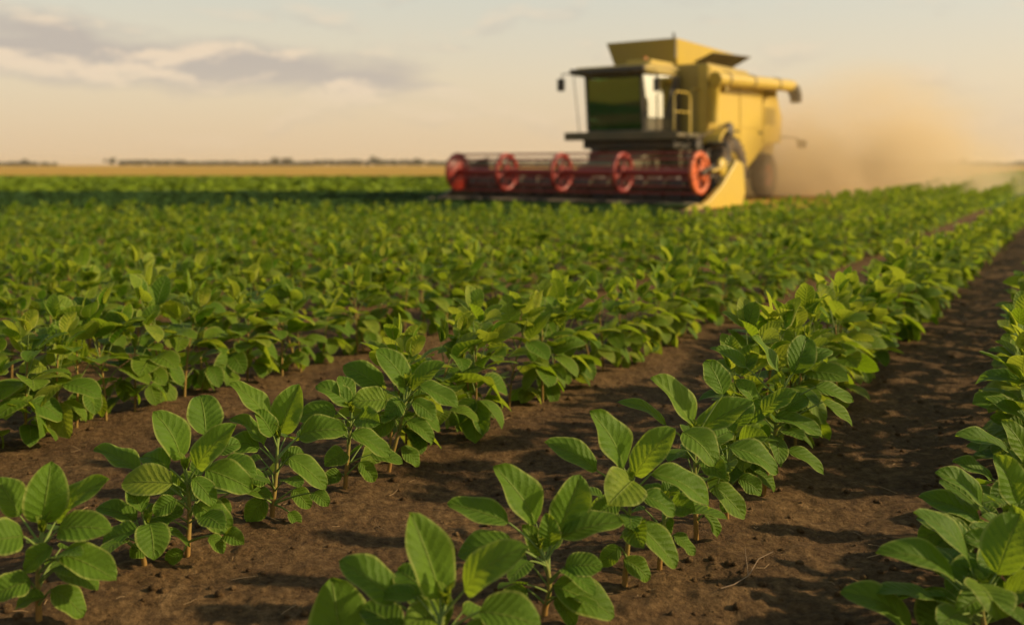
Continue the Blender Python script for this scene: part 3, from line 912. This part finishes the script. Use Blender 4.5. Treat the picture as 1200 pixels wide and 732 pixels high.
# hopper extension: flared front, right and left walls, rear wall
t_ = .03
def quadplate(name, mat, p, nrm, par=None, th=.03):
    m = MB(); q = [np.array(a, float) for a in p]; n = np.array(nrm, float); n /= np.linalg.norm(n)
    m.hexa([*(a for a in q), *(a+n*th for a in q)]); return P(m, name, mat, par, .006)
hop = quadplate('hopper_extension', 'yellow_shaded', [(-4.95, 4.5, 3.75), (-3.05, 4.5, 3.75), (-2.93, 4.26, 4.47), (-5.12, 4.26, 4.47)], (0, -1, 0))
quadplate('wall_plate', 'yellow', [(-3.04, 4.5, 3.75), (-3.04, 7.9, 3.75), (-2.93, 8.3, 4.36), (-2.93, 4.265, 4.465)], (1, 0, 0), hop)
quadplate('wall_plate', 'yellow', [(-4.97, 4.55, 3.75), (-4.97, 8.1, 3.75), (-5.12, 8.5, 4.42), (-5.12, 4.30, 4.46)], (-1, 0, 0), hop)
quadplate('wall_plate', 'yellow_shaded', [(-4.9, 8.1, 3.75), (-3.0, 8.1, 3.75), (-2.93, 8.5, 4.36), (-5.1, 8.5, 4.42)], (0, 1, 0), hop)
quadplate('folding_flap', 'olive_shaded', [(-2.4, 4.25, 3.78), (-2.4, 6.7, 3.80), (-1.86, 6.9, 4.12), (-1.86, 4.35, 4.02)], (.6, 0, -.8), hop)
m = MB(); m.tube([(-3.0, 4.28, 4.48), (-3.0, 4.28, 4.62)], .03, 8); P(m, 'marker_knob', 'dark', hop, 0)

# unloading auger
m = MB(); m.tube([(-1.62, 3.95, 3.26), (-1.62, 4.0, 3.27), (-1.62, 9.45, 3.42), (-1.62, 9.62, 3.40)], .185, 20); aug = P(m, 'unloading_auger', 'yellow', None, 0)
m = MB(); m.tube([(-1.62, 9.40, 3.40), (-1.61, 9.72, 3.33), (-1.60, 9.86, 3.12), (-1.60, 9.88, 2.92)], [.19, .20, .19, .17], 16); P(m, 'spout', 'dark', aug, 0)
for w_ in (4.6, 6.3, 8.2):
    m = MB(); m.lathe([(-.03, .19), (-.03, .205), (.03, .205), (.03, .19)], (-1.62, w_, 3.28+(w_-4)*.027), 1, 20); P(m, 'band', 'steel', aug, 0)
m = MB(); m.box((-1.9, 4.5, 2.95), (-1.55, 4.62, 3.16)); m.box((-1.9, 8.1, 3.0), (-1.55, 8.2, 3.2)); P(m, 'auger_cradle', 'yellow_shaded', None)
m = MB(); m.tube([(-1.75, 4.15, 2.1), (-1.75, 4.15, 3.0), (-1.64, 4.1, 3.2)], .15, 16); P(m, 'auger_elbow', 'yellow', None, 0)

# rear hood, straw chopper, exhaust, rear lamp on its arm
m = MB(); m.prism([(8.9, 1.25), (9.75, 1.15), (9.95, 1.75), (9.45, 2.75), (8.95, 3.0)], 0, -4.7, -2.3); P(m, 'straw_hood', 'yellow', None, .03)
m = MB(); m.box((-4.4, 7.0, 3.5), (-3.2, 8.8, 3.85)); m.box((-4.2, 8.2, 3.85), (-3.9, 8.5, 4.1)); P(m, 'engine_deck', 'yellow_shaded', None, .04)
m = MB(); m.tube([(-4.75, 7.3, 3.4), (-4.75, 7.3, 4.25), (-4.75, 7.42, 4.38)], .06, 12); P(m, 'exhaust_pipe', 'dark', None, 0)
m = MB(); m.tube([(-2.0, 9.3, 1.85), (-1.55, 9.45, 1.82), (-1.25, 9.5, 1.72)], .02, 8); arm = P(m, 'lamp_arm', 'dark', None, 0)
m = MB(); m.box((-1.42, 9.42, 1.5), (-1.12, 9.5, 1.74)); P(m, 'rear_lamp', 'dark', arm, .02)
m = MB(); m.box((-1.38, 9.505, 1.54), (-1.16, 9.52, 1.70)); P(m, 'lamp_lens', 'redlens', arm, .004)

# wheels
def wheel(x, w, r_, wd, rimr, side_):
    m = MB(); h = wd/2
    m.lathe([(-h*.75, rimr), (-h, rimr+.08), (-h, r_-.10), (-h*.8, r_-.03), (0, r_-.01), (h*.8, r_-.03), (h, r_-.10), (h, rimr+.08), (h*.75, rimr)], (x, w, r_), 0, 40)
    n = 22
    for k in range(n):
        for s in (-1, 1):
            t0 = 2*math.pi*(k+(0.5 if s > 0 else 0))/n
            def q(hh, rr, dt): return (x+hh, w+rr*math.cos(t0+dt), r_+rr*math.sin(t0+dt))
            m.hexa([q(0, r_-.04, -.04), q(s*h*1.01, r_-.09, .10), q(s*h*1.01, r_-.09, .16), q(0, r_-.04, .03),
                    q(0, r_+.02, -.035), q(s*h*.98, r_-.02, .105), q(s*h*.98, r_-.02, .155), q(0, r_+.02, .025)])
    wh = P(m, 'wheel', 'rubber', None, 0)
    m = MB(); s = side_
    m.lathe([(s*h*.75, rimr+.01), (s*h*.80, rimr-.02), (s*h*.3, rimr-.06), (s*h*.25, rimr*.45), (s*h*.45, rimr*.35), (s*h*.45, 0.02)], (x, w, r_), 0, 32)
    m.lathe([(-s*h*.75, rimr+.01), (-s*h*.6, rimr-.05), (-s*h*.2, rimr*.5), (-s*h*.2, .02)], (x, w, r_), 0, 32)
    P(m, 'rim', 'red' if r_ < .8 else 'yellow_shaded', wh, 0)
    m = MB()
    for k in range(8):
        t0 = 2*math.pi*k/8; m.box((x+s*h*.42-.02, w+rimr*.27*math.cos(t0)-.02, r_+rimr*.27*math.sin(t0)-.02), (x+s*h*.42+.04, w+rimr*.27*math.cos(t0)+.02, r_+rimr*.27*math.sin(t0)+.02))
    P(m, 'hub_bolts', 'dark', wh, 0)
wheel(-1.72, 4.75, .88, .62, .44, 1); wheel(-5.28, 4.75, .88, .62, .44, -1)
wheel(-2.05, 8.35, .66, .42, .33, 1); wheel(-4.95, 8.35, .66, .42, .33, -1)
m = MB(); m.box((-4.8, 8.25, .55), (-2.2, 8.45, .78)); m.box((-3.7, 8.2, .78), (-3.3, 8.5, 1.2)); P(m, 'rear_axle', 'dark')
m = MB(); m.prism([(3.85, 1.55), (3.9, 1.75), (4.3, 1.98), (4.35, 1.93), (4.0, 1.72), (3.93, 1.55)], 0, -1.98, -1.45); P(m, 'mudguard', 'yellow', None, .005)
# chains, pulleys and shields beside the front wheel
for (w_, z_, rr) in ((3.2, 1.45, .22), (3.75, 1.15, .16), (2.7, 1.1, .20), (5.2, 1.9, .25)):
    m = MB(); m.lathe([(-.04, .03), (-.04, rr), (-.02, rr*.9), (.02, rr*.9), (.04, rr), (.04, .03)], (-1.78, w_, z_), 0, 24)
    P(m, 'drive_pulley', 'dark', None, 0)
m = MB(); m.tube([(-1.78, 3.2, 1.67), (-1.78, 5.2, 2.15)], .02, 6); m.tube([(-1.78, 3.2, 1.23), (-1.78, 5.2, 1.65)], .02, 6); P(m, 'drive_belt', 'rubber', None, 0)

# platform, ladder and handrails
m = MB(); m.box((-5.32, 2.35, 1.70), (-1.92, 4.16, 1.80)); m.box((-5.32, 2.32, 1.64), (-1.92, 2.345, 1.86)); P(m, 'platform', 'olive_shaded')
m = MB(); m.box((-4.95, 2.7, 1.42), (-2.2, 4.2, 1.69)); P(m, 'platform_frame', 'dark')
m = MB()
for x in (-2.05,):
    m.tube([(x, 2.4, 1.8), (x, 2.4, 2.75), (x, 2.55, 2.86), (x, 3.2, 2.86), (x, 3.3, 2.75), (x, 3.3, 1.8)], .024, 8)
m.tube([(-2.05, 2.4, 2.35), (-2.05, 3.3, 2.35)], .018, 8)
m.tube([(-2.15, 3.55, 1.8), (-2.15, 3.55, 2.9), (-2.15, 3.68, 3.0), (-2.15, 4.1, 3.0)], .024, 8)
P(m, 'handrail', 'yellow', None, 0)
m = MB()
for x in (-1.88, -1.5): m.tube([(x, 2.85, 1.78), (x+.02, 2.75, .62)], .022, 8)
for i in range(4): m.box((-1.88, 2.70+i*.02, .68+i*.29), (-1.5, 2.84+i*.02, .70+i*.29))
P(m, 'ladder', 'dark')

# cab: windscreen narrower than the rear, so both side windows face a little forwards
CX0, CX1, CY0, CY1, CZ0, CZ1 = -4.72, -3.04, 2.55, 3.80, 1.81, 3.38
RX0, RX1 = -5.02, -2.70
def pillar(m, bx, by, tx, ty, s=.06):
    m.hexa([(bx-s/2, by-s/2, CZ0+.1), (bx+s/2, by-s/2, CZ0+.1), (bx+s/2, by+s/2, CZ0+.1), (bx-s/2, by+s/2, CZ0+.1),
            (tx-s/2, ty-s/2, CZ1), (tx+s/2, ty-s/2, CZ1), (tx+s/2, ty+s/2, CZ1), (tx-s/2, ty+s/2, CZ1)])
m = MB()
m.prism([(CX0, CY0), (CX1, CY0), (RX1, CY1), (RX1, 4.14), (RX0, 4.14), (RX0, CY1)], 2, CZ0, CZ0+.10)
for fx, rx in ((CX0, RX0), (CX1, RX1)):
    pillar(m, fx, CY0+.06, fx, CY0-.08, .07)
    pillar(m, rx, CY1, rx, CY1, .08)
m.box((CX0+.04, CY0-.10, CZ1-.08), (CX1-.04, CY0-.03, CZ1))
cab = P(m, 'cab', 'dark')
for rx in (RX0, RX1-.04): B('rear_side_wall', 'olive_shaded', (rx, CY1+.045, CZ0+.105), (rx+.04, 4.13, CZ1), cab)
m = MB(); m.box((RX0+.05, 4.09, CZ0+.11), (RX1-.05, 4.13, CZ1-.01)); P(m, 'rear_wall', 'seat', cab)
quadplate('windscreen', 'glass', [(CX0+.04, CY0+.05, CZ0+.105), (CX1-.04, CY0+.05, CZ0+.105), (CX1-.04, CY0-.07, CZ1-.085), (CX0+.04, CY0-.07, CZ1-.085)], (0, 1, 0), cab, .006)
for s, fx, rx in ((-1, CX0, RX0), (1, CX1, RX1)):
    d = np.array((rx-fx, CY1-CY0)); 
    def on(t, z, back=0.0): return (fx+d[0]*t, CY0+d[1]*t-back, z)
    quadplate('side_window', 'glass_side', [on(.16, CZ0+.42), on(.62, CZ0+.42), on(.92, CZ1-.03), on(.03, CZ1-.03, .02)], (s, 0, 0), cab, .006)
    quadplate('door', 'olive_shaded', [on(.10, CZ0+.105), on(.93, CZ0+.105), on(.93, CZ0+.40), on(.10, CZ0+.40)], (s, 0, 0), cab, .02)
    quadplate('door_post', 'dark', [on(.64, CZ0+.41), on(.95, CZ0+.41), on(.95, CZ1-.02), on(.935, CZ1-.02)], (s, 0, 0), cab, .02)
m = MB(); m.prism([(2.22, 3.44), (2.30, 3.39), (4.2, 3.39), (4.2, 3.60), (3.9, 3.66), (2.5, 3.62), (2.24, 3.52)], 0, -5.02, -2.78)
rf = P(m, 'roof', 'yellow_shaded', cab, .03)
m = MB(); m.box((-5.03, 2.12, 3.40), (-2.77, 2.215, 3.55)); P(m, 'sun_visor', 'dark', rf, .02)
m = MB(); m.box((-3.55, 2.6, 3.62), (-2.82, 3.9, 3.74)); P(m, 'air_filter_box', 'yellow', rf, .03)
m = MB()
for x in (-4.8, -4.45, -3.4, -3.05): m.lathe([(-.03, .02), (-.03, .06), (.05, .07), (.05, .02)], (x, 2.2, 3.45), 1, 16)
P(m, 'work_lamp', 'lamp', rf, 0)
m = MB(); m.lathe([(0, .055), (.12, .05), (.15, .02)], (-3.3, 3.2, 3.74), 2, 16); P(m, 'beacon', 'amber', rf, 0)
m = MB(); m.box((CX0+.08, CY1-.055, CZ0+.11), (CX1-.08, CY1-.035, CZ1-.2)); P(m, 'rear_wall', 'dark', cab)
# inside the cab
m = MB(); m.box((-4.15, 3.35, 2.0), (-3.65, 3.8, 2.35)); m.box((-4.15, 3.76, 2.35), (-3.65, 3.88, 3.0)); m.box((-4.05, 3.78, 3.0), (-3.75, 3.86, 3.18)); P(m, 'seat', 'seat', cab, .04)
m = MB(); m.tube([(-3.9, 2.95, 1.9), (-3.9, 3.1, 2.5)], .045, 10)
ring = [(-3.9+.2*math.cos(t), 3.1+.17*math.sin(t), 2.52+.10*math.sin(t)) for t in np.linspace(0, 2*math.pi, 22)]
m.tube(ring, .016, 6); P(m, 'steering_wheel', 'dark', cab, 0)
m = MB(); m.box((-3.45, 3.1, 1.9), (-3.15, 3.7, 2.45)); m.box((-3.4, 2.9, 2.45), (-3.2, 2.98, 2.8)); P(m, 'control_console', 'dark', cab, .02)
# mirrors
m = MB(); m.tube([(-5.0, 2.3, 3.46), (-5.30, 2.18, 3.44), (-5.34, 2.18, 3.25)], .018, 8); m.tube([(-5.0, 2.28, 3.42), (-4.86, 2.36, 1.84)], .012, 6); ar = P(m, 'mirror_arm', 'dark', None, 0)
m = MB(); m.box((-5.44, 2.13, 2.98), (-5.20, 2.18, 3.32)); P(m, 'mirror', 'dark', ar, .03)
m = MB(); m.tube([(-2.80, 2.3, 3.46), (-2.45, 2.2, 3.40), (-2.42, 2.2, 3.2)], .014, 8); ar = P(m, 'mirror_arm', 'dark', None, 0)
m = MB(); m.box((-2.52, 2.16, 2.86), (-2.34, 2.20, 3.2)); P(m, 'mirror', 'dark', ar, .02)

# feeder house
m = MB(); m.prism([(1.05, .18), (3.5, .95), (3.5, 1.62), (1.05, .92)], 0, -4.1, -2.75); P(m, 'feeder_house', 'olive_shaded', None, .02)
m = MB(); m.tube([(-4.3, 1.3, .5), (-4.3, 3.3, .9)], .05, 10); m.tube([(-2.6, 1.3, .5), (-2.6, 3.3, .9)], .05, 10); P(m, 'lift_cylinder', 'steel', None, 0)

# header
L0, L1 = -7.25, .06
m = MB(); m.prism([(-.45, .12), (.2, .08), (.75, .10), (1.08, .30), (1.08, .70), (1.02, .70), (1.02, .36), (.72, .16), (.2, .13), (-.45, .15)], 0, L0, L1)
hd = P(m, 'header', 'dark', None, .004)
m = MB(); m.box((L0, 1.085, .58), (L1, 1.2, .69)); m.box((L0, 1.085, .2), (L1, 1.2, .32))
for x in np.linspace(L0+.3, L1-.4, 8): m.box((x, 1.085, .32), (x+.06, 1.15, .58))
P(m, 'back_frame', 'dark', hd)
m = MB()
for i in range(94):
    x = L0+.06+i*.077; m.hexa([(x, -.45, .125), (x+.045, -.45, .125), (x+.026, -.62, .13), (x+.019, -.62, .13), (x, -.45, .15), (x+.045, -.45, .15), (x+.026, -.62, .14), (x+.019, -.62, .14)])
P(m, 'cutter_bar', 'steel', hd, 0)
m = MB(); m.tube([(L0+.1, .62, .48), (L1-.1, .62, .48)], .17, 18)
for s in (0, 1):
    V, F = [], []
    n = 260
    for i in range(n+1):
        t = i/n; x = (L0+.1)+t*3.55 if s == 0 else (L1-.1)-t*3.55
        a = t*2*math.pi*7
        for rr in (.16, .31):
            V.append((x, .62+rr*math.cos(a), .48+rr*math.sin(a)))
            V.append((x+.012, .62+rr*math.cos(a), .48+rr*math.sin(a)))
    for i in range(n):
        b = 4*i; F += [(b, b+2, b+6, b+4), (b+1, b+5, b+7, b+3), (b+2, b+3, b+7, b+6)]
    m.add(V, F)
P(m, 'intake_auger', 'dark', hd, 0)
# end sheets and pointed dividers
def divider(x0, x1, mat):
    m = MB()
    m.prism([(-1.02, .02), (1.45, .02), (1.62, .35), (1.50, 1.02), (1.12, 1.10), (.30, .52), (-.35, .22)], 0, x0, x1)
    o = P(m, 'crop_divider', mat, hd, .03)
    m = MB(); m.hexa([(x0+.01, -1.02, .0), (x1-.01, -1.02, .0), ((x0+x1)/2+.02, -1.45, .02), ((x0+x1)/2-.02, -1.45, .02),
                      (x0+.01, -.85, .15), (x1-.01, -.85, .15), ((x0+x1)/2+.02, -1.45, .05), ((x0+x1)/2-.02, -1.45, .05)]); P(m, 'snout', mat, o, .01)
divider(.07, .21, 'yellow'); divider(-7.4, -7.26, 'olive_shaded')

# reel
RY, RZ, RR = -.30, .80, .50
def spider(x, solid, mat, thick=.03):
    m = MB()
    if solid:
        m.lathe([(-thick, .02), (-thick, RR*.97), (-thick*.5, RR), (thick*.5, RR), (thick, RR*.97), (thick, .02)], (x, RY, RZ), 0, 36)
    else:
        m.lathe([(-thick, RR*.74), (-thick, RR*.97), (thick, RR*.97), (thick, RR*.74), (-thick, RR*.74)], (x, RY, RZ), 0, 36)
        for k in range(6):
            t = 2*math.pi*k/6+.3
            m.tube([(x, RY+.05*math.cos(t), RZ+.05*math.sin(t)), (x, RY+RR*.8*math.cos(t), RZ+RR*.8*math.sin(t))], .035, 6)
        m.lathe([(-.05, .02), (-.05, .14), (.05, .14), (.05, .02)], (x, RY, RZ), 0, 24)
    return m
m = MB(); m.tube([(-6.93, RY, RZ), (.0, RY, RZ)], .09, 16); reel = P(m, 'reel', 'red', None, 0)
P(spider(-6.93, True, 'red'), 'end_disc', 'red', reel, 0)
for x in (-5.35, -3.7, -2.0):
    P(spider(x, False, 'red'), 'spoke_wheel', 'red', reel, 0)
e = P(spider(-.06, False, 'orange', .035), 'end_disc', 'orange', reel, 0)
for k in (0, 2, 3, 5):
    m = MB()
    pts = [(RY+RR*.86*math.cos(t), RZ+RR*.86*math.sin(t)) for t in np.linspace(2*math.pi*k/6+.45, 2*math.pi*(k+1)/6+.15, 7)]
    pts = [(RY+.12*math.cos(2*math.pi*(k+.5)/6+.3), RZ+.12*math.sin(2*math.pi*(k+.5)/6+.3))] + pts
    m.prism(pts, 0, -.075, -.045)
    P(m, 'disc_plate', 'orange', e, 0)
for k in range(6):
    t = 2*math.pi*k/6+.3
    y_, z_ = RY+RR*.93*math.cos(t), RZ+RR*.93*math.sin(t)
    m = MB(); m.tube([(-6.93, y_, z_), (.0, y_, z_)], .024, 8); bt = P(m, 'reel_bat', 'red', reel, 0)
    m = MB()
    for i in range(46):
        x = -6.85+i*.15; m.tube([(x, y_, z_), (x, y_+.03, z_-.10), (x, y_+.06, z_-.20)], .006, 4, cap=False)
    P(m, 'tines', 'steel', bt, 0)
# reel arms and drive on the right
for x in (.02, -7.05):
    m = MB(); m.hexa([(x, 1.1, 1.08), (x+.06, 1.1, 1.08), (x+.06, RY-.1, RZ-.05), (x, RY-.1, RZ-.05), (x, 1.1, 1.2), (x+.06, 1.1, 1.2), (x+.06, RY-.1, RZ+.06), (x, RY-.1, RZ+.06)])
    a = P(m, 'reel_arm', 'dark', None)
    m = MB(); m.tube([(x+.03, .35, .6), (x+.03, .15, .9)], .03, 8); P(m, 'lift_ram', 'steel', a, 0)
m = MB(); m.lathe([(-.03, .03), (-.03, .21), (.03, .21), (.03, .03)], (.14, .42, .93), 0, 28); m.tube([(.14, .42, .93), (.14, -.1, .84)], .04, 8)
P(m, 'reel_drive', 'yellow', None, 0)
m = MB(); m.tube([(.16, .62, .98), (.16, RY+.08, RZ+.08)], .014, 6); m.tube([(.16, .35, .73), (.16, RY, RZ-.08)], .014, 6)
m.tube([(.12, 1.0, 1.05), (-.3, 1.7, 1.5), (-1.2, 2.6, 1.55)], .03, 8); P(m, 'drive_chain', 'dark', None, 0)

# ------------------------------------------------------------------ dust and haze
def dust():
    m = MB(); c = (12.2, 32.5, 1.6); rad = (7.0, 6.5, 4.2)
    V, F = [], []
    nu, nv = 28, 14
    for i in range(nv+1):
        th = math.pi*i/nv
        for j in range(nu):
            p = 2*math.pi*j/nu
            z = c[2]+rad[2]*math.cos(th)
            V.append((c[0]+rad[0]*math.sin(th)*math.cos(p), c[1]+rad[1]*math.sin(th)*math.sin(p), max(z, 0.03)))
    for i in range(nv):
        for j in range(nu):
            F.append((i*nu+j, (i+1)*nu+j, (i+1)*nu+(j+1) % nu, i*nu+(j+1) % nu))
    m.add(V, F, smooth=True)
    mt, t, out = new_mat('dust')
    g = N(t, 'ShaderNodeNewGeometry'); Pp = g.outputs['Position']
    def lobe(cc, rr):
        v = N(t, 'ShaderNodeVectorMath', operation='SUBTRACT', ins={0: Pp, 1: cc})
        v = N(t, 'ShaderNodeVectorMath', operation='DIVIDE', ins={0: v.outputs[0], 1: rr})
        l = N(t, 'ShaderNodeVectorMath', operation='LENGTH', ins={0: v.outputs[0]})
        return M(t, 'POWER', M(t, 'SUBTRACT', 1.0, l.outputs['Value'], clamp=True), 1.0)
    a = lobe((11.2, 31.2, 0.6), (4.6, 4.6, 3.8))
    b = lobe((12.4, 33.0, 0.2), (4.9, 4.3, 2.3))
    d = lobe((9.3, 30.5, 0.2), (4.0, 3.5, 2.6))
    s = M(t, 'ADD', M(t, 'ADD', a, M(t, 'MULTIPLY', b, 0.8)), M(t, 'MULTIPLY', d, 0.9))
    nz = N(t, 'ShaderNodeTexNoise', ins={'Vector': Pp, 'Scale': 0.42, 'Detail': 4.0, 'Roughness': 0.55, 'Distortion': 0.6})
    nn = RAMP(t, nz.outputs[0], [(0.36, 0.05), (0.62, 1.7)])
    dn = M(t, 'MULTIPLY', M(t, 'MULTIPLY', s, nn), DUST_D)
    vp = N(t, 'ShaderNodeVolumePrincipled', ins={'Color': (1.0, 0.84, 0.57, 1), 'Anisotropy': 0.0, 'Density': dn})
    t.links.new(vp.outputs[0], out.inputs['Volume'])
    o = m.build('dust_cloud', mt)
    tag(o, 'golden dust cloud billowing behind the harvester', 'dust cloud', kind='stuff')
DUST_D = 0.58
dust()
def haze():
    m = MB(); m.box((-3200, -400, -1.2), (3200, 3200, 16))
    mt, t, out = new_mat('haze')
    vp = N(t, 'ShaderNodeVolumePrincipled', ins={'Color': (0.97, 0.88, 0.74, 1), 'Anisotropy': 0.3, 'Density': 0.00022})
    t.links.new(vp.outputs[0], out.inputs['Volume'])
    o = m.build('haze', mt)
    tag(o, 'thin warm evening haze over the fields', 'haze', kind='stuff')
haze()
